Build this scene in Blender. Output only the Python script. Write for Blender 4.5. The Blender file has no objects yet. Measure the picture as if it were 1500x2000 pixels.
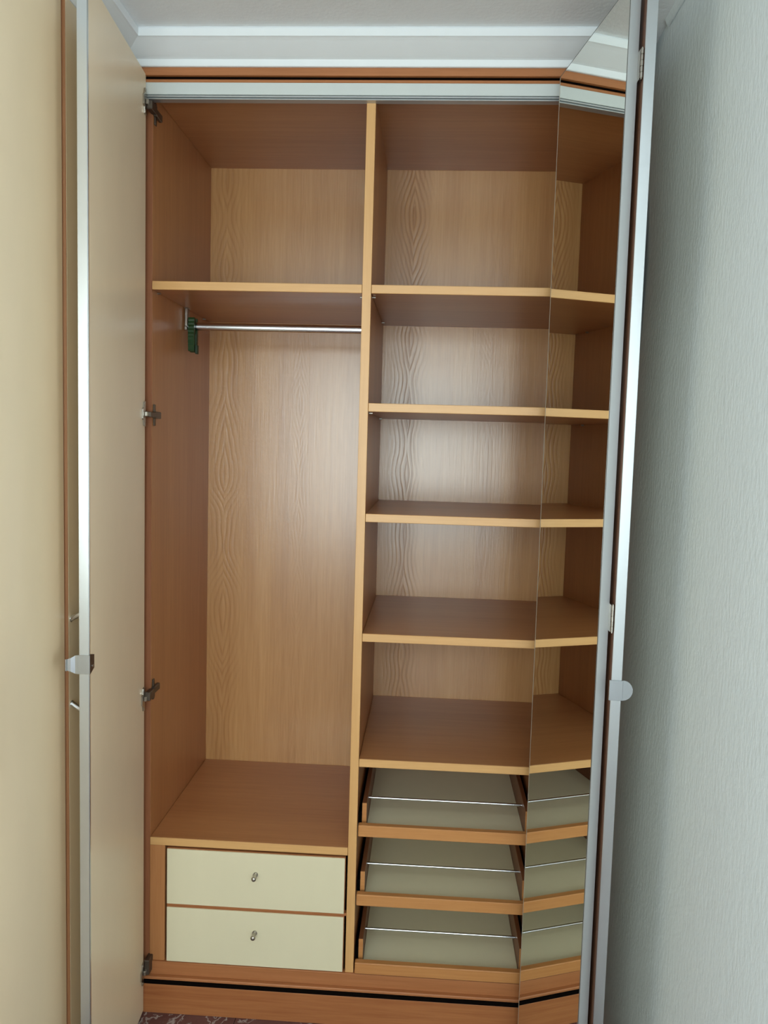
import bpy, bmesh, math, random
from mathutils import Matrix, Vector, Euler

random.seed(7)
S = bpy.context.scene
COL = S.collection
ZO = 0.0464                      # floor level offset used by the survey of the photograph

def lin(r, g, b):
    def f(c):
        c /= 255.0
        return c / 12.92 if c <= 0.04045 else ((c + 0.055) / 1.055) ** 2.4
    return (f(r), f(g), f(b), 1.0)

# ------------------------------------------------------------------ camera
cam_d = bpy.data.cameras.new('camera')
cam = bpy.data.objects.new('camera', cam_d)
COL.objects.link(cam)
YAW, PITCH, ROLL, FPX = 0.0536, -0.0841, 0.0282, 1553.1
fw = Vector((-math.sin(YAW) * math.cos(PITCH), math.cos(YAW) * math.cos(PITCH), math.sin(PITCH)))
rt = fw.cross(Vector((0, 0, 1))).normalized()
up = rt.cross(fw)
r2 = math.cos(ROLL) * rt + math.sin(ROLL) * up
u2 = -math.sin(ROLL) * rt + math.cos(ROLL) * up
M = Matrix((r2, u2, -fw)).transposed().to_4x4()
M.translation = Vector((0.7287, -2.0612, 1.5374 + ZO))
cam.matrix_world = M
cam_d.sensor_fit = 'VERTICAL'
cam_d.sensor_height = 36.0
cam_d.lens = FPX / 2000.0 * 36.0
cam_d.clip_start = 0.02
S.camera = cam

# ------------------------------------------------------------------ world, lights, exposure
W = bpy.data.worlds.new('sky')
S.world = W
W.use_nodes = True
bg = W.node_tree.nodes['Background']
bg.inputs['Color'].default_value = lin(205, 224, 240)
bg.inputs['Strength'].default_value = 1.0

WX0, WX1, WZ0, WZ1 = -0.46, 1.28, 0.78, 2.40      # the daylit window behind the photographer
ld = bpy.data.lights.new('daylight', 'AREA')
ld.shape = 'RECTANGLE'
ld.size = WX1 - WX0 + 0.3
ld.size_y = WZ1 - WZ0 + 0.3
ld.energy = 104.0
ld.color = (0.92, 0.98, 1.0)
lo = bpy.data.objects.new('daylight', ld)
lo.location = ((WX0 + WX1) / 2, -3.62, (WZ0 + WZ1) / 2)
lo.rotation_euler = (math.radians(90), 0, 0)
COL.objects.link(lo)

# unseen side windows added for fill light: left wall here, same size opposite
VY0, VY1, VZ0, VZ1 = -3.15, -1.55, 0.72, 2.36
le = bpy.data.lights.new('added_fill_side', 'AREA')
le.shape = 'RECTANGLE'
le.size = VY1 - VY0 + 0.3
le.size_y = VZ1 - VZ0 + 0.3
le.energy = 32.0
le.color = (0.92, 0.98, 1.0)
lp = bpy.data.objects.new('added_fill_side', le)
lp.location = (-2.72, (VY0 + VY1) / 2, (VZ0 + VZ1) / 2)
lp.rotation_euler = (math.radians(112), 0, math.radians(-90))
COL.objects.link(lp)
lg = le.copy()
lg.energy = 150.0
lq = bpy.data.objects.new('added_fill_far_side', lg)  # added fill lamp behind the invented right-hand window
lq.location = (3.12, (VY0 + VY1) / 2, (VZ0 + VZ1) / 2)
lq.rotation_euler = (math.radians(112), 0, math.radians(90))
COL.objects.link(lq)

S.view_settings.view_transform = 'Standard'
S.view_settings.look = 'None'
S.view_settings.gamma = 1.0
S.view_settings.use_curve_mapping = False
S.view_settings.exposure = 0.06

# ------------------------------------------------------------------ materials
def new_mat(name):
    m = bpy.data.materials.new(name)
    m.use_nodes = True
    nt = m.node_tree
    return m, nt, nt.nodes['Principled BSDF']

def nd(nt, t, **kw):
    n = nt.nodes.new(t)
    for k, v in kw.items():
        setattr(n, k, v)
    return n

def math_n(nt, op, a, b=None, c=None):
    n = nt.nodes.new('ShaderNodeMath')
    n.operation = op
    for i, v in enumerate((a, b, c)):
        if v is None:
            continue
        if isinstance(v, (int, float)):
            n.inputs[i].default_value = v
        else:
            nt.links.new(v, n.inputs[i])
    return n.outputs[0]

def mixc(nt, fac, a, b):
    n = nt.nodes.new('ShaderNodeMix')
    n.data_type = 'RGBA'
    for sock, v in ((n.inputs['Factor'], fac), (n.inputs['A'], a), (n.inputs['B'], b)):
        if isinstance(v, (int, float)):
            sock.default_value = v
        elif isinstance(v, tuple):
            sock.default_value = v
        else:
            nt.links.new(v, sock)
    for s in n.inputs:
        if s.type == 'RGBA' and s.name == 'A' and isinstance(a, tuple):
            s.default_value = a
        if s.type == 'RGBA' and s.name == 'B' and isinstance(b, tuple):
            s.default_value = b
        if s.type == 'RGBA' and s.name == 'A' and not isinstance(a, (tuple, int, float)):
            nt.links.new(a, s)
        if s.type == 'RGBA' and s.name == 'B' and not isinstance(b, (tuple, int, float)):
            nt.links.new(b, s)
    return [o for o in n.outputs if o.type == 'RGBA'][0]

def noise(nt, vec, sx, sy, sz, detail=3.0, rough=0.5, off=(0, 0, 0)):
    mp = nd(nt, 'ShaderNodeMapping')
    mp.inputs['Scale'].default_value = (sx, sy, sz)
    mp.inputs['Location'].default_value = off
    nt.links.new(vec, mp.inputs['Vector'])
    n = nd(nt, 'ShaderNodeTexNoise')
    n.inputs['Scale'].default_value = 1.0
    n.inputs['Detail'].default_value = detail
    n.inputs['Roughness'].default_value = rough
    nt.links.new(mp.outputs[0], n.inputs['Vector'])
    return n.outputs['Fac']

def wood(name, light, dark, axis='Z', rough=0.38, bump=0.08, figures=None, spec=0.5, contrast=1.0):
    """Beech / chestnut laminate; axis = the direction the grain runs in."""
    m, nt, bs = new_mat(name)
    tc = nd(nt, 'ShaderNodeTexCoord')
    v = tc.outputs['Object']
    if figures is None:
        oi = nd(nt, 'ShaderNodeObjectInfo')
        cx = nd(nt, 'ShaderNodeCombineXYZ')
        r = math_n(nt, 'MULTIPLY', oi.outputs['Random'], 17.0)
        for i in range(3):
            nt.links.new(r, cx.inputs[i])
        va = nd(nt, 'ShaderNodeVectorMath', operation='ADD')
        nt.links.new(v, va.inputs[0]); nt.links.new(cx.outputs[0], va.inputs[1])
        v = va.outputs[0]
    def sc(c, l):
        return {'Z': (c, c, l), 'X': (l, c, c), 'Y': (c, l, c)}[axis]
    broad = noise(nt, v, *sc(9, 0.5), 3, 0.55)
    fine = noise(nt, v, *sc(70, 2.2), 3, 0.6, (3, 1, 2))
    fleck = noise(nt, v, *sc(260, 11), 2, 0.5, (7, 5, 1))
    f = math_n(nt, 'MULTIPLY_ADD', broad, 0.55, math_n(nt, 'MULTIPLY_ADD', fine, 0.5, math_n(nt, 'MULTIPLY', fleck, 0.35)))
    f = math_n(nt, 'MULTIPLY', math_n(nt, 'SUBTRACT', f, 0.52), 2.2 * contrast)
    height = math_n(nt, 'MULTIPLY_ADD', fine, 0.6, math_n(nt, 'MULTIPLY', fleck, 0.5))
    if figures:
        sep = nd(nt, 'ShaderNodeSeparateXYZ')
        nt.links.new(v, sep.inputs[0])
        warp = noise(nt, v, 16, 1, 7, 2, 0.5, (1, 4, 2))
        for k, (x0, wid, freq, amp, seed) in enumerate(figures):
            u = math_n(nt, 'ABSOLUTE', math_n(nt, 'SUBTRACT', sep.outputs['X'], x0))
            nz = noise(nt, v, 0.6, 0.6, 3.4, 1.0, 0.35, (seed, seed, seed))
            g = math_n(nt, 'MULTIPLY_ADD', u, freq, math_n(nt, 'MULTIPLY', nz, 15.0))
            g = math_n(nt, 'MULTIPLY_ADD', warp, 0.9, g)
            s = math_n(nt, 'SINE', math_n(nt, 'MULTIPLY', g, 6.2832))
            s = math_n(nt, 'POWER', math_n(nt, 'MULTIPLY_ADD', s, 0.5, 0.5), 2.0)
            q = math_n(nt, 'DIVIDE', u, wid)
            msk = math_n(nt, 'POWER', 2.718, math_n(nt, 'MULTIPLY', math_n(nt, 'MULTIPLY', q, q), -1.0))
            sm = math_n(nt, 'MULTIPLY', s, math_n(nt, 'MULTIPLY', msk, amp))
            f = math_n(nt, 'ADD', f, sm)
            height = math_n(nt, 'SUBTRACT', height, math_n(nt, 'MULTIPLY', sm, 1.5))
    n = nd(nt, 'ShaderNodeClamp'); nt.links.new(f, n.inputs[0])
    c = mixc(nt, n.outputs[0], light, dark)
    nt.links.new(c, bs.inputs['Base Color'])
    bs.inputs['Roughness'].default_value = rough
    bs.inputs['Specular IOR Level'].default_value = spec
    b = nd(nt, 'ShaderNodeBump')
    b.inputs['Strength'].default_value = bump
    b.inputs['Distance'].default_value = 0.002
    nt.links.new(height, b.inputs['Height'])
    nt.links.new(b.outputs[0], bs.inputs['Normal'])
    return m

def plain(name, col, rough=0.5, metal=0.0, spec=0.5, var=0.04, scale=18.0, bump=0.0, bscale=(200, 200, 200), coat=0.0):
    m, nt, bs = new_mat(name)
    tc = nd(nt, 'ShaderNodeTexCoord')
    nz = noise(nt, tc.outputs['Object'], scale, scale, scale * 0.4, 3)
    dk = tuple(c * (1 - 3 * var) for c in col[:3]) + (1,)
    nt.links.new(mixc(nt, nz, dk, tuple(min(1, c * (1 + var)) for c in col[:3]) + (1,)), bs.inputs['Base Color'])
    bs.inputs['Roughness'].default_value = rough
    bs.inputs['Metallic'].default_value = metal
    bs.inputs['Specular IOR Level'].default_value = spec
    bs.inputs['Coat Weight'].default_value = coat
    if bump:
        h = noise(nt, tc.outputs['Object'], *bscale, 4, 0.6)
        b = nd(nt, 'ShaderNodeBump')
        b.inputs['Strength'].default_value = bump
        b.inputs['Distance'].default_value = 0.003
        nt.links.new(h, b.inputs['Height'])
        nt.links.new(b.outputs[0], bs.inputs['Normal'])
    return m

CAR_L, CAR_D = lin(184, 126, 78), lin(162, 104, 60)
M_SIDE = wood('wood_upright', CAR_L, CAR_D, 'Z', 0.36, 0.05)
M_FLAT = wood('wood_board', CAR_L, CAR_D, 'X', 0.33, 0.05)
M_EDGEX = wood('wood_edge_flat', lin(216, 168, 110), lin(202, 152, 94), 'X', 0.36, 0.03)
M_EDGEZ = wood('wood_edge_upright', lin(216, 168, 110), lin(202, 152, 94), 'Z', 0.36, 0.03)
M_WINGEDGE = wood('wood_wing_edge', lin(160, 112, 76), lin(140, 92, 58), 'Z', 0.45, 0.03)  # darker brown for the corner wardrobe's door edges
M_SIDEEDGE = wood('wood_side_edge', lin(156, 98, 64), lin(136, 82, 50), 'Z', 0.45, 0.03)
M_BACK = wood('wood_back', lin(200, 150, 94), lin(172, 120, 70), 'Z', 0.27, 0.16, spec=1.0,
              figures=[(0.100, 0.042, 72, 0.95, 3.0), (-0.505, 0.046, 62, 0.42, 8.4), (-0.255, 0.024, 90, 0.14, 5.1),
                       (0.36, 0.03, 80, 0.09, 1.3)])
M_FASCIA = wood('wood_fascia', lin(176, 114, 70), lin(152, 92, 50), 'X', 0.42, 0.06)
M_PLINTH = wood('wood_plinth', lin(172, 110, 64), lin(146, 84, 44), 'X', 0.45, 0.06, contrast=1.3)
M_BROWN = wood('wood_dark_face', lin(112, 74, 52), lin(92, 58, 38), 'Z', 0.5, 0.03)
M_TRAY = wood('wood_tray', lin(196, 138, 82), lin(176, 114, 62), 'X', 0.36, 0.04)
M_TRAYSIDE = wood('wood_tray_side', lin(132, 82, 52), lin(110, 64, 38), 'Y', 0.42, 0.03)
M_CREAM = plain('cream_laminate', lin(238, 218, 186), 0.34, spec=0.5, var=0.015)
M_WING = plain('cream_laminate_wing', lin(230, 211, 178), 0.36, spec=0.5, var=0.015)  # slightly darker cream for the corner wardrobe
M_DRAWER = plain('cream_drawer_laminate', lin(222, 212, 180), 0.38, var=0.012)
M_TRAYC = plain('cream_tray_laminate', lin(236, 226, 192), 0.34, var=0.015)
M_ALU = plain('satin_aluminium', lin(206, 210, 212), 0.28, 1.0, var=0.02)
M_ALU2 = plain('matt_aluminium', lin(196, 199, 200), 0.42, 0.75, var=0.02)
M_RAIL = plain('white_aluminium', lin(212, 218, 216), 0.35, 0.25, var=0.01)
M_GROOVE = plain('grey_groove', lin(92, 100, 102), 0.5, 0.3, var=0.02)
M_CHROME = plain('chrome', lin(215, 218, 222), 0.2, 1.0, var=0.02)
M_NICKEL = plain('nickel', lin(178, 172, 162), 0.3, 1.0, var=0.04)
M_BLACK = plain('black_parts_gap_shade', lin(16, 12, 10), 1.0, spec=0.0, var=0.02)  # black parts, also the shade painted into the gaps
M_PLATE = plain('bright_steel_plate', lin(188, 192, 196), 0.25, 1.0, var=0.03)
M_WHITE = plain('white_plaster_trim', lin(232, 236, 238), 0.6, var=0.01)
M_FRAME = plain('white_window_frame', lin(236, 238, 238), 0.4, var=0.01)
M_GREEN = plain('green_plastic', lin(30, 64, 27), 0.45, var=0.06)
M_GREEND = plain('dark_green_plastic', lin(24, 48, 22), 0.5, var=0.06)
M_CEIL = plain('ceiling_plaster', lin(238, 241, 243), 0.85, var=0.015, bump=0.35, bscale=(90, 90, 90))
M_WALL = plain('wall_stipple', lin(222, 231, 233), 0.6, var=0.012, bump=0.5, bscale=(110, 110, 45))
M_WALLP = plain('wall_plain', lin(240, 241, 241), 0.8, var=0.012, bump=0.2, bscale=(90, 90, 90))
M_DARKEDGE = plain('mirror_edge_dark', lin(84, 92, 92), 0.4, var=0.02)
M_BEVEL = plain('mirror_bevel', lin(206, 204, 192), 0.3, 0.3, var=0.02)

def mirror_mat():
    m, nt, bs = new_mat('mirror_silver')
    tc = nd(nt, 'ShaderNodeTexCoord')
    nz = noise(nt, tc.outputs['Object'], 3, 3, 3, 1)
    nt.links.new(mixc(nt, nz, (0.88, 0.91, 0.87, 1), (0.89, 0.92, 0.88, 1)), bs.inputs['Base Color'])
    bs.inputs['Metallic'].default_value = 1.0
    bs.inputs['Roughness'].default_value = 0.0
    return m
M_MIRROR = mirror_mat()

def glass_mat():
    m = bpy.data.materials.new('window_glass')
    m.use_nodes = True
    nt = m.node_tree
    nt.nodes.clear()
    out = nd(nt, 'ShaderNodeOutputMaterial')
    tr = nd(nt, 'ShaderNodeBsdfTransparent')
    tr.inputs['Color'].default_value = (0.94, 0.97, 0.96, 1)
    gl = nd(nt, 'ShaderNodeBsdfGlossy')
    gl.inputs['Roughness'].default_value = 0.02
    fr = nd(nt, 'ShaderNodeFresnel')
    mx = nd(nt, 'ShaderNodeMixShader')
    nt.links.new(fr.outputs[0], mx.inputs[0]); nt.links.new(tr.outputs[0], mx.inputs[1]); nt.links.new(gl.outputs[0], mx.inputs[2])
    nt.links.new(mx.outputs[0], out.inputs[0])
    return m
M_GLASS = glass_mat()

def marble_mat():
    m, nt, bs = new_mat('red_marble')
    tc = nd(nt, 'ShaderNodeTexCoord')
    oi = nd(nt, 'ShaderNodeObjectInfo')
    va = nd(nt, 'ShaderNodeVectorMath', operation='ADD')
    nt.links.new(tc.outputs['Object'], va.inputs[0]); nt.links.new(oi.outputs['Location'], va.inputs[1])
    v = va.outputs[0]
    w = noise(nt, v, 6, 6, 6, 5, 0.6)
    cl = noise(nt, v, 14, 14, 14, 6, 0.65, (4, 2, 1))
    base = mixc(nt, cl, lin(66, 36, 34), lin(122, 84, 80))
    vec = nd(nt, 'ShaderNodeVectorMath', operation='MULTIPLY_ADD')
    cmb = nd(nt, 'ShaderNodeCombineXYZ')
    nt.links.new(w, cmb.inputs[0]); nt.links.new(w, cmb.inputs[1])
    vec.inputs[1].default_value = (0.35, 0.25, 0)
    nt.links.new(cmb.outputs[0], vec.inputs[0]); nt.links.new(v, vec.inputs[2])
    mp = nd(nt, 'ShaderNodeMapping'); mp.inputs['Scale'].default_value = (16, 7, 8)
    mp.inputs['Rotation'].default_value = (0, 0, 0.5)
    nt.links.new(vec.outputs[0], mp.inputs['Vector'])
    vo = nd(nt, 'ShaderNodeTexVoronoi', feature='DISTANCE_TO_EDGE')
    vo.inputs['Scale'].default_value = 1.0
    nt.links.new(mp.outputs[0], vo.inputs['Vector'])
    ve = nd(nt, 'ShaderNodeMapRange')
    ve.inputs['From Min'].default_value = 0.01; ve.inputs['From Max'].default_value = 0.07
    ve.inputs['To Min'].default_value = 1.0; ve.inputs['To Max'].default_value = 0.0
    nt.links.new(vo.outputs['Distance'], ve.inputs['Value'])
    msk = math_n(nt, 'MULTIPLY', ve.outputs[0], math_n(nt, 'GREATER_THAN', noise(nt, v, 9, 9, 9, 2, 0.5, (9, 3, 2)), 0.48))
    nt.links.new(mixc(nt, msk, base, lin(158, 148, 144)), bs.inputs['Base Color'])
    bs.inputs['Roughness'].default_value = 0.25
    return m
M_MARBLE = marble_mat()

# ------------------------------------------------------------------ helpers
class MB:
    """Collects simple solids (survey coordinates) and links them as ONE mesh object."""
    def __init__(self, xf=None):
        self.bm = bmesh.new()
        self.xf = xf
        self.smooth = False
        self.mats = []

    def _fin(self, verts, m=0):
        fs = {f for v in verts for f in v.link_faces}
        for f in fs:
            f.material_index = m

    def box(self, x0, x1, y0, y1, z0, z1, bev=0.0012, m=0):
        r = bmesh.ops.create_cube(self.bm, size=1)
        vs = r['verts']
        for v in vs:
            v.co = Vector((x0 + (v.co.x + .5) * (x1 - x0), y0 + (v.co.y + .5) * (y1 - y0), z0 + (v.co.z + .5) * (z1 - z0)))
        if bev:
            es = list({e for v in vs for e in v.link_edges})
            fs0 = {f for v in vs for f in v.link_faces}
            for f in fs0: f.material_index = m
            bmesh.ops.bevel(self.bm, geom=es, offset=bev, segments=1, affect='EDGES', profile=0.5)
        else:
            self._fin(vs, m)
        return self

    def cyl(self, p0, p1, r, seg=20, r1=None, m=0):
        p0, p1 = Vector(p0), Vector(p1)
        d = p1 - p0
        res = bmesh.ops.create_cone(self.bm, cap_ends=True, segments=seg, radius1=r, radius2=r if r1 is None else r1, depth=d.length)
        q = d.to_track_quat('Z', 'Y').to_matrix().to_4x4()
        q.translation = (p0 + p1) / 2
        bmesh.ops.transform(self.bm, matrix=q, verts=res['verts'])
        self._fin(res['verts'], m)
        self.smooth = True
        return self

    def ball(self, p, r, sc=(1, 1, 1), m=0):
        res = bmesh.ops.create_uvsphere(self.bm, u_segments=18, v_segments=12, radius=r)
        for v in res['verts']:
            v.co = Vector((v.co.x * sc[0], v.co.y * sc[1], v.co.z * sc[2])) + Vector(p)
        self._fin(res['verts'], m)
        self.smooth = True
        return self

    def prism(self, pts, axis, a0, a1, m=0):
        """Extrude a closed 2-D outline along axis; pts are the other two coordinates in x,y,z order."""
        def mk(p, a):
            return {'x': (a, p[0], p[1]), 'y': (p[0], a, p[1]), 'z': (p[0], p[1], a)}[axis]
        A = [self.bm.verts.new(mk(p, a0)) for p in pts]
        B = [self.bm.verts.new(mk(p, a1)) for p in pts]
        n = len(pts)
        fs = [self.bm.faces.new(A), self.bm.faces.new(B[::-1])]
        for i in range(n):
            fs.append(self.bm.faces.new((A[i], B[i], B[(i + 1) % n], A[(i + 1) % n])))
        for f in fs: f.material_index = m
        bmesh.ops.recalc_face_normals(self.bm, faces=fs)
        return self

    def sweep(self, path, r, seg=12, m=0):
        """Round tube along a list of points."""
        path = [Vector(p) for p in path]
        rings = []
        for i, p in enumerate(path):
            t = (path[min(i + 1, len(path) - 1)] - path[max(i - 1, 0)]).normalized()
            q = t.to_track_quat('Z', 'Y')
            rings.append([self.bm.verts.new(p + q @ Vector((r * math.cos(a), r * math.sin(a), 0)))
                          for a in [2 * math.pi * k / seg for k in range(seg)]])
        fs = []
        for a, b in zip(rings, rings[1:]):
            for k in range(seg):
                fs.append(self.bm.faces.new((a[k], a[(k + 1) % seg], b[(k + 1) % seg], b[k])))
        fs.append(self.bm.faces.new(rings[0][::-1])); fs.append(self.bm.faces.new(rings[-1]))
        for f in fs: f.material_index = m
        bmesh.ops.recalc_face_normals(self.bm, faces=fs)
        self.smooth = True
        return self

    def build(self, name, mats, parent=None):
        if not isinstance(mats, (list, tuple)):
            mats = [mats]
        if self.xf is not None:
            bmesh.ops.transform(self.bm, matrix=self.xf, verts=self.bm.verts)
        co = [v.co for v in self.bm.verts]
        lo_ = Vector([min(c[i] for c in co) for i in range(3)])
        hi_ = Vector([max(c[i] for c in co) for i in range(3)])
        org = Vector(((lo_.x + hi_.x) / 2, (lo_.y + hi_.y) / 2, lo_.z))
        bmesh.ops.translate(self.bm, verts=self.bm.verts, vec=-org)
        me = bpy.data.meshes.new(name)
        if self.smooth:
            for f in self.bm.faces:
                f.smooth = True
        self.bm.to_mesh(me)
        self.bm.free()
        for m in mats:
            me.materials.append(m)
        if self.smooth:
            me.set_sharp_from_angle(angle=math.radians(35))
        o = bpy.data.objects.new(name, me)
        COL.objects.link(o)
        w = org + Vector((0, 0, ZO))
        o['_w'] = list(w)
        if parent is not None:
            o.parent = parent
            o.location = w - Vector(parent['_w'])
        else:
            o.location = w
        return o

def empty(name, loc, label, cat, group=None):
    o = bpy.data.objects.new(name, None)
    o.empty_display_size = 0.1
    COL.objects.link(o)
    o.location = Vector(loc) + Vector((0, 0, ZO))
    o['_w'] = list(o.location)
    o['label'] = label
    o['category'] = cat
    if group: o['group'] = group
    return o

def struct(o):
    o['kind'] = 'structure'
    return o

def copy_tree(o, parent, delta):
    """Copy a part and its sub-parts, shifted by delta."""
    c = o.copy(); COL.objects.link(c)
    c['_w'] = list(Vector(o['_w']) + Vector(delta))
    c.parent = parent
    c.location = Vector(c['_w']) - Vector(parent['_w'])
    for ch in list(o.children):
        d = ch.copy(); COL.objects.link(d)
        d['_w'] = list(Vector(ch['_w']) + Vector(delta))
        d.parent = c
        d.location = ch.location
    return c

# ------------------------------------------------------------------ room shell
FZ, CZ = -ZO, 2.5235
RX0, RX1, RY0, RY1 = -2.50, 2.90, -3.40, 0.60
WY0 = -1.30               # where the right-hand wall of the niche ends and the room widens
fl = struct(MB().box(RX0 - .1, RX1 + .15, RY0 - .1, RY1 + .1, FZ - .12, FZ - .012, 0).build('floor', M_BLACK))
TS = 0.6
tile_mesh = None
xs = [-2.75 + TS * i for i in range(10)]
ys = [0.35 - TS * j for j in range(7)]
for tx in xs:
    for ty in ys:
        if tile_mesh is None:
            t = MB().box(tx, tx + TS - .0015, ty - TS + .0015, ty, FZ - .012, FZ, .0006).build('marble_tile', M_MARBLE, fl)
            tile_mesh = t; t0 = (tx, ty)
        else:
            t = tile_mesh.copy(); COL.objects.link(t); t.parent = fl
            t.location = tile_mesh.location + Vector((tx - t0[0], ty - t0[1], 0))
struct(MB().box(RX0 - .1, RX1 + .15, RY0 - .1, RY1 + .1, CZ, CZ + .1, 0).build('ceiling', M_CEIL))
struct(MB().box(RX0 - .1, RX1 + .15, RY1, RY1 + .1, FZ, CZ, 0).build('wall_back', M_WALLP))
b = MB()
b.box(RX0, -.660, -1.165, RY1, FZ, CZ, 0)
b.box(RX0 - .1, RX0, RY0, VY0, FZ, CZ, 0).box(RX0 - .1, RX0, VY1, RY1, FZ, CZ, 0)
b.box(RX0 - .1, RX0, VY0, VY1, FZ, VZ0 - ZO, 0).box(RX0 - .1, RX0, VY0, VY1, VZ1 - ZO, CZ, 0)
struct(b.build('wall_left', M_WALLP))
def added_side_window(name, xw, sg):  # added opening, made up to go with a side fill lamp
    z0, z1 = VZ0 - ZO, VZ1 - ZO
    b = MB()
    fx0, fx1 = sorted((xw + sg * .08, xw + sg * .02))
    b.box(fx0, fx1, VY0, VY0 + .05, z0, z1).box(fx0, fx1, VY1 - .05, VY1, z0, z1)
    b.box(fx0, fx1, VY0 + .05, VY1 - .05, z0, z0 + .05).box(fx0, fx1, VY0 + .05, VY1 - .05, z1 - .05, z1)
    mid = (VY0 + VY1) / 2
    b.box(fx0, fx1, mid - .04, mid + .04, z0 + .05, z1 - .05)
    w = struct(b.build(name, M_FRAME))
    for ya, yb in ((VY0 + .05, mid - .04), (mid + .04, VY1 - .05)):
        MB().box(xw + sg * .05 - .002, xw + sg * .05 + .002, ya, yb, z0 + .05, z1 - .05, 0).build('glass_pane', M_GLASS, w)
    xa, xb = sorted((xw, xw - sg * .04))
    MB().box(xa, xb, VY0 - .03, VY1 + .03, z0 - .03, z0).build('window_sill', M_FRAME, w)
added_side_window('added_window_2', RX0, -1)
added_side_window('added_window_3', RX1, 1)
# right wall: hand-plastered, so it bellies slightly
b = MB()
NZ, NY = 60, 12
rows = []
for i in range(NZ + 1):
    z = FZ + (CZ - FZ) * i / NZ
    row = []
    for j in range(NY + 1):
        y = WY0 + (RY1 - WY0) * j / NY
        x = 1.2475 + 0.0125 * math.exp(-((z - 2.0) / 0.20) ** 2) * math.exp(-((y - 0.0) / 0.5) ** 2)
        row.append(b.bm.verts.new((x, y, z)))
    rows.append(row)
outer = [[b.bm.verts.new((1.38, WY0 if j == 0 else RY1, FZ if i == 0 else CZ)) for j in (0, 1)] for i in (0, 1)]
for i in range(NZ):
    for j in range(NY):
        b.bm.faces.new((rows[i][j], rows[i][j + 1], rows[i + 1][j + 1], rows[i + 1][j]))
b.bm.faces.new((outer[0][0], outer[1][0], outer[1][1], outer[0][1]))
b.bm.faces.new([r[0] for r in rows] + [outer[1][0], outer[0][0]])
b.bm.faces.new([r[-1] for r in rows][::-1] + [outer[0][1], outer[1][1]])
b.bm.faces.new(rows[0][::-1] + [outer[0][0], outer[0][1]])
b.bm.faces.new(rows[-1] + [outer[1][1], outer[1][0]])
bmesh.ops.recalc_face_normals(b.bm, faces=b.bm.faces)
b.box(1.38, RX1, WY0, WY0 + .1, FZ, CZ, 0)
b.box(RX1, RX1 + .1, RY0, VY0, FZ, CZ, 0).box(RX1, RX1 + .1, VY1, WY0 + .1, FZ, CZ, 0)
b.box(RX1, RX1 + .1, VY0, VY1, FZ, VZ0 - ZO, 0).box(RX1, RX1 + .1, VY0, VY1, VZ1 - ZO, CZ, 0)
struct(b.build('wall_right', M_WALL))
# wall behind the photographer, with its window
b = MB()
b.box(RX0, WX0, RY0 - .1, RY0, FZ, CZ, 0).box(WX1, RX1, RY0 - .1, RY0, FZ, CZ, 0)
b.box(WX0, WX1, RY0 - .1, RY0, FZ, WZ0 - ZO, 0).box(WX0, WX1, RY0 - .1, RY0, WZ1 - ZO, CZ, 0)
struct(b.build('wall_front', M_WALLP))
z0, z1 = WZ0 - ZO, WZ1 - ZO
b = MB()
b.box(WX0, WX0 + .05, RY0 - .08, RY0 - .02, z0, z1).box(WX1 - .05, WX1, RY0 - .08, RY0 - .02, z0, z1)
b.box(WX0 + .05, WX1 - .05, RY0 - .08, RY0 - .02, z0, z0 + .05).box(WX0 + .05, WX1 - .05, RY0 - .08, RY0 - .02, z1 - .05, z1)
mid = (WX0 + WX1) / 2
b.box(mid - .04, mid + .04, RY0 - .08, RY0 - .02, z0 + .05, z1 - .05)
win = struct(b.build('window_1', M_FRAME))
for xa, xb in ((WX0 + .05, mid - .04), (mid + .04, WX1 - .05)):
    MB().box(xa, xb, RY0 - .052, RY0 - .048, z0 + .05, z1 - .05, 0).build('glass_pane', M_GLASS, win)
MB().box(WX0 - .03, WX1 + .03, RY0, RY0 + .04, z0 - .03, z0).build('window_sill', M_FRAME, win)

# plaster crown moulding: (distance from the wall face, z)
def crown(fz):
    pr = [(0.0, 2.4605), (0.032, 2.4600), (0.034, 2.4615), (0.0365, 2.4755), (0.040, 2.4768)]
    for k in range(1, 9):
        a = k / 9.0
        pr.append((0.040 + (0.090 - 0.040) * a, 2.4768 + (2.5005 - 2.4768) * (a ** 1.2)))
    pr += [(0.0915, 2.5008), (0.0955, 2.5022), (0.0965, 2.5195), (0.094, CZ), (0.0, CZ)]
    return pr
pr = crown(0)
WXL = -0.062            # front plane of the corner wardrobe on the left
o = MB().prism([(-d, z) for d, z in pr], 'x', WXL + 0.0, 1.205).build('trim_1', M_WHITE); struct(o)
xo = WXL - 0.035
o = MB().prism([(xo + d, z) for d, z in pr], 'y', -1.16, -0.0005).build('trim_2', M_WHITE); struct(o)
o = MB().prism([(1.247, 2.508), (1.244, 2.508), (1.240, 2.511), (1.236, CZ), (1.247, CZ)], 'y', WY0, -0.125).build('trim_3', M_WALL); struct(o)

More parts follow.
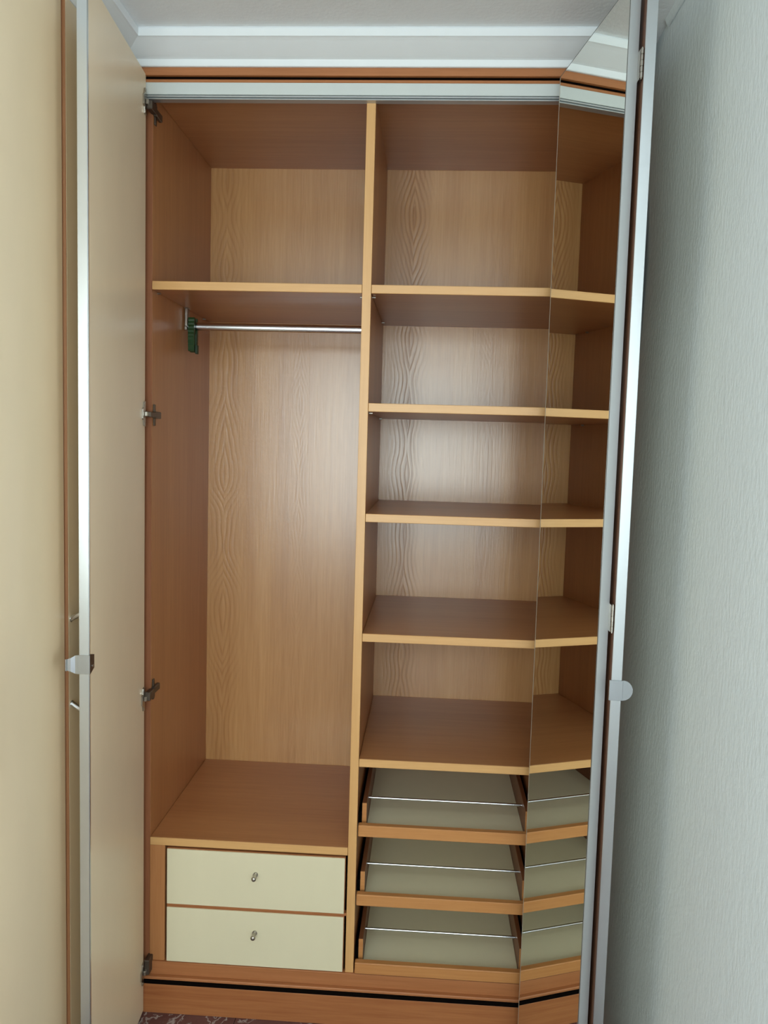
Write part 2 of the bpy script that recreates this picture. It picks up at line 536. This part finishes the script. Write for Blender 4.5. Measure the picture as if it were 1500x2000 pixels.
# ------------------------------------------------------------------ the open wardrobe
D = 0.55
XP0, XP1, XR = 0.5465, 0.5693, 1.116
T = 0.0216
wr = empty('wardrobe', (0.55, 0.28, FZ), 'open built-in beech wardrobe with shelves, drawers and a mirror on its right door', 'wardrobe')
CB = 0.070              # top of the bottom board
p = MB().box(-.022, 0, .006, D + .01, CB - .02, 2.432).build('side_panel', M_SIDE, wr)
MB().box(-.022, -.0002, .003, .006, CB - .02, 2.405, .0006).build('edge_band', M_SIDEEDGE, p)
MB().box(XR, XR + .022, .006, D + .01, CB - .02, 2.432).build('side_panel', M_SIDE, wr)
MB().box(XR + .022, 1.2465, .0, .02, FZ, 2.4525).build('filler_strip', M_BROWN, wr)
MB().box(-.022, XR + .022, D, D + .01, CB, 2.432, 0).build('back_panel', M_BACK, wr)
MB().box(0, XR, .004, D, 2.4102, 2.432).build('top_panel', M_FLAT, wr)
MB().box(0, XR, .004, D, CB - .02, CB).build('bottom_panel', M_FLAT, wr)
p = MB().box(XP0, XP1, .003, D, CB, 2.4102, .0006).build('partition', M_SIDE, wr)
MB().box(XP0, XP1, 0, .003, .093, 2.405, .0006).build('edge_band', M_EDGEZ, p)

def shelf(x0, x1, zb, pins=True):
    s = MB().box(x0 + .0008, x1 - .0008, .003, D - .001, zb, zb + T, .0006).build('shelf', M_FLAT, wr)
    MB().box(x0 + .0008, x1 - .0008, 0, .003, zb, zb + T, .001).build('edge_band', M_EDGEX, s)
    if pins:
        for px, sg in ((x0, 1), (x1, -1)):
            for py in (.045, .47):
                MB().cyl((px, py, zb - .0028), (px + sg * .009, py, zb - .0028), .0026, 10).build('shelf_pin', M_NICKEL, s)
    return s
shelf(0, XP0, 1.9216)
for zb in (1.9216, 1.6222, 1.3356, 1.0174, 0.6755):
    shelf(XP1, XR, zb)

# top rail, fascia and crown board
MB().box(-.030, 1.205, -.028, .02, 2.4412, 2.4602, .0008).build('fascia', M_FASCIA, wr)
MB().box(-.030, 1.205, -.0185, .02, 2.4350, 2.4414, 0).build('painted_gap_shade', M_BLACK, wr)  # black strip, the recess shade put into its colour
MB().box(-.020, XR + .02, -.020, .004, 2.4277, 2.4355, .0015).build('frame_bead', M_FASCIA, wr)
rl = MB().box(-.015, XR + .015, -.020, .004, 2.3985, 2.4277, .0008).build('top_rail', M_RAIL, wr)
MB().box(-.015, XR + .015, -.016, .004, 2.3965, 2.3985, 0).box(-.015, XR + .015, -.0165, .004, 2.3905, 2.3928, 0).build('rail_groove', M_GROOVE, rl)
MB().box(-.015, XR + .015, -.0195, .004, 2.3928, 2.3965, .0006).box(-.015, XR + .015, -.018, .004, 2.3875, 2.3905, .0006).build('rail_lip', M_ALU2, rl)

# base: rail, bead, painted gap shade and plinth
MB().box(-.030, XR + .02, -.006, .016, .057, .094, .001).build('bottom_rail', M_FASCIA, wr)
MB().box(-.030, XR + .02, -.018, .016, .0485, .057, .002).build('base_bead', M_FASCIA, wr)
MB().box(-.030, XR + .02, -.0192, .016, .037, .0485, 0).build('painted_gap_shade', M_BLACK, wr)  # nearly flush black strip, shade of the gap painted in
MB().box(-.060, 1.2465, -.020, .0, FZ, .0375, .001).build('plinth', M_PLINTH, wr)

# drawer chest at the lower left
s = MB().box(.0008, XP0 - .0008, .003, D - .001, .4262, .4478, .0006).build('chest_top', M_FLAT, wr)
MB().box(.0008, XP0 - .0008, 0, .003, .4262, .4478, .001).build('edge_band', M_EDGEX, s)
MB().box(.0005, .043, 0, .02, .094, .4262, .0008).build('stile', M_SIDE, wr)
MB().box(.025, .043, .02, .5, .094, .4262, 0).build('chest_side', M_SIDE, wr)
MB().box(.047, .5462, .003, .02, .2528, .2606, .0006).build('divider', M_FASCIA, wr)
def drawer(za, zb):
    d = MB().box(.0478, .5405, .001, .016, za - .0008, zb + .0008, .0006).box(.055, .53, .016, .45, za + .01, zb - .02, 0).build('drawer', M_FASCIA, wr)
    MB().box(.0492, .5392, -.003, .001, za + .0006, zb - .0006, .0008).build('drawer_front', M_DRAWER, d)
    kx, kz = .2955, (za + zb) / 2 + .0195
    k = MB().cyl((kx, -.003, kz), (kx, -.006, kz), .0068, 18).cyl((kx, -.006, kz), (kx, -.022, kz), .0048, 18)
    k.cyl((kx, -.022, kz), (kx, -.028, kz), .0055, 18, .0068).ball((kx, -.028, kz), .0066, (1, .7, 1))
    k.build('knob', M_NICKEL, d)
    return d
drawer(.2612, .4195)
drawer(.0945, .2522)

# three pull-out shoe trays at the lower right
XT0, XT1 = .5735, 1.040
MB().box(XT1 + .006, XR, .004, D - .001, CB, .6755, .0008).build('spacer_panel', M_SIDE, wr)
def tray(zf):
    t = MB().box(XT0, XT1, -.012, .008, zf, zf + .0315, .002).build('shoe_tray', M_TRAY, wr)
    MB().box(XT0 + .020, XT1 - .020, .008, .50, zf + .006, zf + .010, 0).build('tray_bottom', M_TRAYC, t)
    for xa in (XT0 + .007, XT1 - .019):
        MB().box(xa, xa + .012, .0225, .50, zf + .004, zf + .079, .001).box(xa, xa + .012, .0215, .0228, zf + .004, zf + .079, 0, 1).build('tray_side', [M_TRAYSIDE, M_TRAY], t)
    MB().cyl((XT0 + .019, .105, zf + .058), (XT1 - .019, .105, zf + .058), .0036, 14).build('tray_rod', M_CHROME, t)
    MB().box(XT0 - .0035, XT0 + .0065, .03, .48, zf + .018, zf + .05, .001).build('runner', M_BLACK, t)
    MB().box(XT1 - .0065, XT1 + .0055, .03, .48, zf + .018, zf + .05, .001).build('runner', M_BLACK, t)
    return t
t1 = tray(.4870)
for zf in (.2930, .0985):
    copy_tree(t1, wr, (0, 0, zf - .4870))

# clothes rail with its end brackets
HY, HZ = .280, 1.869
h = MB()
pts = [(HY + .0075 * math.cos(a), HZ + (.0115) * math.sin(a)) for a in [2 * math.pi * k / 24 for k in range(24)]]
h.prism(pts, 'x', .008, XP0 - .004); h.smooth = True
hr = h.build('clothes_rail', M_CHROME, wr)
for xa, xb in ((.004, .012), (XP0 - .012, XP0 - .004)):
    q = MB().box(xa, xb, HY - .011, HY + .011, HZ - .011, 1.9195, .0012).box(xa - .002, xb + .002, HY - .013, HY + .013, 1.9195, 1.9215, .0006)
    q.box(xa - .001, xb + .001, HY - .014, HY + .014, HZ - .013, HZ - .001, .002)
    q.build('rail_bracket', M_NICKEL, hr)

# ---- doors
def frame_matrix(origin, ang, flip=1):
    """local u (along the door from its hinge side towards the room), w (outwards), z."""
    u = Vector((math.sin(ang), -math.cos(ang), 0))
    w = Vector((-flip * math.cos(ang), -flip * math.sin(ang), 0))
    m = Matrix(((u.x, w.x, 0, origin[0]), (u.y, w.y, 0, origin[1]), (0, 0, 1, 0), (0, 0, 0, 1)))
    return m

ZD0, ZD1 = -.0385, 2.4450
LX = frame_matrix((-.0080, -.0230), math.radians(4.55))
LW = .4250
dl = MB(LX).box(0, LW - .0015, .0002, .0205, ZD0, ZD1, .0008).build('door', M_CREAM, wr)
dl['label'] = 'left door, cream laminate, swung open'
MB(LX).box(LW - .0015, LW + .0008, 0, .0205, ZD0, ZD1, .0005).box(LW - .006, LW - .0015, -.0006, .0003, ZD0, ZD1, 0).build('edge_strip', M_ALU, dl)

def cup_hinge(zc, dz):
    """concealed hinge: cup flange on the door, cranked arm, mounting plate on the side panel"""
    q = MB(LX)
    q.prism([(.0075, zc - .032), (.019, zc - .030), (.0225, zc - .016), (.030, zc - .012), (.030, zc + .012), (.0225, zc + .016),
             (.019, zc + .030), (.0075, zc + .032)], 'y', -.0035, -.0002)
    q.cyl((.016, -.0045, zc - .025), (.016, -.0008, zc - .025), .0035, 10).cyl((.016, -.0045, zc + .025), (.016, -.0008, zc + .025), .0035, 10)
    q.box(.001, .018, -.011, -.0035, zc - .0065 + dz * .15, zc + .0065 + dz * .15, .0015)
    q.box(-.012, .003, -.012, -.005, zc - .0065 + dz * .3, zc + .0065 + dz * .3, .0015)
    q.build('hinge', M_NICKEL, dl)
    q = MB()
    z = zc + dz
    q.box(.0004, .004, .012, .024, z - .028, z + .028, .001)
    q.box(.0004, .010, .006, .050, z - .009, z + .009, .0015)
    q.box(-.004, .010, -.030, .010, min(zc, z) - .006, max(zc, z) + .006, .0015)
    q.build('hinge_arm', M_GREYM, dl)
M_GREYM = plain('dull_hinge_steel', lin(108, 98, 88), 0.45, 0.9, var=0.05)
for zc, dz in ((2.375, -.010), (1.600, -.001), (.846, .012), (.075, .030)):
    cup_hinge(zc, dz)

def pull_plate(mtx, Wd, zc, name, parent, inner=True):
    """bent steel plate folded round the free edge and flaring out past the outer face"""
    q = MB(mtx)
    e = Wd + .0012
    q.box(e, e + .0022, -.0025, .0228, zc - .0205, zc + .0205, .0006)
    if inner:
        q.prism([(e - .0005, zc - .021), (e - .026, zc - .013), (e - .026, zc + .016), (e - .0005, zc + .022)], 'y', -.0028, -.0008, 1)
        q.cyl((e - .014, -.004, zc - .006), (e - .014, -.0008, zc - .006), .003, 12)
    # flaring tongue beyond the outer face, in steps that bend towards the room
    st = [(.0226, .0205, .0), (.028, .0195, .0), (.0365, .0145, .0030), (.0425, .0125, .0035), (.0450, .0125, .0065), (.0465, .0122, .0066)]
    for (w0, h0, b0), (w1, h1, b1) in zip(st, st[1:]):
        vs = []
        for ww, hh, bb in ((w0, h0, b0), (w1, h1, b1)):
            for du in (0, .0018):
                for sz in (-1, 1):
                    vs.append(q.bm.verts.new((e + bb + du, ww, zc + sz * hh)))
        a = vs
        fs = [(0, 1, 3, 2), (4, 6, 7, 5), (0, 2, 6, 4), (1, 5, 7, 3), (2, 3, 7, 6), (0, 4, 5, 1)]
        nf = [q.bm.faces.new([a[i] for i in f]) for f in fs]
        bmesh.ops.recalc_face_normals(q.bm, faces=nf)
    return q.build(name, [M_PLATE, M_GREYM], parent)
pull_plate(LX, LW, 1.0565, 'pull_plate', dl)

# right door and the mirror leaf hinged on its free edge
RXM = frame_matrix((1.1180, -.0230), math.radians(-1.43), -1)
RW = .4675
dr = MB(RXM).box(0, RW - .0015, .0002, .0200, ZD0, ZD1, .0008, 0).build('door', M_BROWN, wr)
dr['label'] = 'right door, swung open against the wall behind the mirror leaf'
MB(RXM).box(.001, RW - .002, .0200, .0206, ZD0 + .001, ZD1 - .001, 0).build('outer_face', M_CREAM, dr)
MB(RXM).box(RW - .0015, RW + .0008, 0, .0204, ZD0, ZD1, .0005).build('edge_strip', M_ALU, dr)

q = MB(RXM)
zc = 1.0645; e = RW + .0012
q.box(e, e + .0024, -.0040, .0226, zc - .0205, zc + .0205, .0006)
out = [(.0226, zc - .0205)] + [(.0226 + .020 * math.sin(a), zc - .0205 * math.cos(a)) for a in [math.pi * k / 14 for k in range(1, 14)]] + [(.0226, zc + .0205)]
vsA = [q.bm.verts.new((e - .002, w, z)) for w, z in out]
vsB = [q.bm.verts.new((e + .000, w, z)) for w, z in out]
nf = [q.bm.faces.new(vsA), q.bm.faces.new(vsB[::-1])]
for i in range(len(out)):
    j = (i + 1) % len(out)
    nf.append(q.bm.faces.new((vsA[i], vsB[i], vsB[j], vsA[j])))
bmesh.ops.recalc_face_normals(q.bm, faces=nf)
q.build('pull_plate', M_PLATE, dr)

ML = .3975
MX = frame_matrix((1.0104, -.0790), math.radians(10.178), -1)
ZM0, ZM1 = -.0365, 2.4165
mp = MB(MX).box(.0005, ML - .0015, .0042, .0200, ZM0, ZM1, .0006).build('mirror_leaf', M_BROWN, wr)
MB(MX).box(.0062, ML - .0042, .0, .0042, ZM0 + .002, ZM1 - .0022, 0).build('mirror_glass', M_MIRROR, mp)
MB(MX).box(.0004, .0062, .0004, .0042, ZM0, ZM1, 0).build('mirror_bevel', M_BEVEL, mp)
MB(MX).box(.0004, ML - .0015, .0002, .0042, ZM1 - .0022, ZM1, 0).box(ML - .0042, ML - .0015, .0002, .0042, ZM0, ZM1 - .0022, 0).build('mirror_border', M_DARKEDGE, mp)
MB(MX).box(ML - .0015, ML + .0010, .0, .0200, ZM0, ZM1, .0005).build('edge_strip', M_ALU2, mp)
for zc in (2.262, 1.207, .12):
    kx, ky = 1.1035, -.4850
    q = MB()
    L = .054
    for k in range(5):
        za = zc - L / 2 + L * k / 5
        q.cyl((kx, ky, za + .0005), (kx, ky, za + L / 5 - .0005), .0031 if k % 2 == 0 else .0028, 14)
    q.cyl((kx, ky, zc - L / 2 - .002), (kx, ky, zc + L / 2 + .002), .0016, 10)
    q.box(kx - .0034, kx - .0026, ky + .004, ky + .02, zc - L / 2, zc + L / 2, 0)
    q.box(kx + .0020, kx + .0028, ky + .004, ky + .02, zc - L / 2, zc + L / 2, 0)
    q.build('butt_hinge', M_NICKEL, mp)

# ------------------------------------------------------------------ the cream wardrobe round the corner on the left
cw = empty('wardrobe', (-.36, -.62, FZ), 'closed cream wardrobe along the left wall with bow handles', 'wardrobe')
WY = -1.14
MB().box(-.655, WXL - .026, WY, WY + .02, FZ, 2.450).build('side_panel', M_WING, cw)
MB().box(-.655, WXL - .030, -.060, -.042, FZ, 2.450).build('side_panel', M_WING, cw)
MB().box(-.655, -.645, WY + .02, -.06, FZ, 2.450, 0).build('back_panel', M_WING, cw)
MB().box(-.645, WXL - .030, WY + .02, -.06, 2.43, 2.450, 0).build('top_panel', M_WING, cw)
MB().box(-.645, WXL - .030, WY + .02, -.06, .02, .04, 0).build('bottom_panel', M_WING, cw)
MB().box(-.09, WXL - .028, WY + .02, -.06, FZ, .02, .001).build('plinth', M_PLINTH, cw)
def wing_door(ya, yb, proud, hy):
    x1 = WXL + proud
    d = MB().box(x1 - .020, x1, ya + .0022, yb, .028, 2.4515, .0008).build('door', M_WING, cw)
    MB().box(x1 - .020, x1 - .0002, ya, ya + .0022, .028, 2.4515, .0004).build('edge_band', M_WINGEDGE, d)
    za, zb = .937, 1.131
    path = [(x1, hy, zb), (x1 + .010, hy - .001, zb + .006), (x1 + .021, hy - .002, zb + .012), (x1 + .028, hy - .002, zb + .008), (x1 + .0315, hy - .002, zb - .004), (x1 + .0315, hy - .002, zb - .03),
            (x1 + .0315, hy - .002, za + .03), (x1 + .0315, hy - .002, za + .004), (x1 + .028, hy - .002, za - .008), (x1 + .021, hy - .002, za - .012), (x1 + .010, hy - .001, za - .006), (x1, hy, za)]
    MB().sweep(path, .0062, 14).cyl((x1, hy, za), (x1 + .0012, hy, za), .0075, 16).cyl((x1, hy, zb), (x1 + .0012, hy, zb), .0075, 16).build('handle', M_CHROME, d)
wing_door(-.3670, -.062, .006, -.352)
wing_door(-.748, -.3715, .0, -.715)
wing_door(-1.138, -.7510, .0, -1.105)

# ------------------------------------------------------------------ green clip hanging on the rail
gc = empty('plastic_clip', (.026, .280, 1.79), 'dark green ridged plastic clip hanging at the left end of the clothes rail', 'clip')
cx0, cx1 = .0165, .0345
def jaw(y_in, sgn):
    prof = []
    zt, zb_ = 1.8925, 1.7960
    n = 9
    for k in range(n * 2 + 1):                    # ridged outer side
        z = zt - (zt - zb_) * k / (n * 2)
        prof.append((y_in + sgn * (.0085 + (.0016 if k % 2 else 0) + .004 * math.sin(math.pi * k / (n * 2))), z))
    prof += [(y_in + sgn * .002, zb_ - .001), (y_in + sgn * .0025, 1.83), (y_in, 1.852)]
    prof += [(y_in + sgn * .0004, 1.8560), (y_in + sgn * .0005, 1.8820), (y_in, zt)]
    return MB().prism(prof, 'x', cx0, cx1)
jaw(.280 - .0085, -1).build('jaw', M_GREEN, gc)
jaw(.280 + .0085, 1).build('jaw', M_GREEN, gc)
MB().box(cx0 + .002, cx1 - .002, .2715, .2885, 1.8815, 1.8905, .001).build('bridge', M_GREEND, gc)
MB().box(cx0 + .001, cx1 + .004, .2735, .2865, 1.7935, 1.8480, .0015).box(cx1 - .001, cx1 + .0065, .272, .288, 1.789, 1.815, .0015).build('grip', M_GREEND, gc)

# helper bookkeeping is not part of the scene
for o in bpy.data.objects:
    if '_w' in o.keys():
        del o['_w']
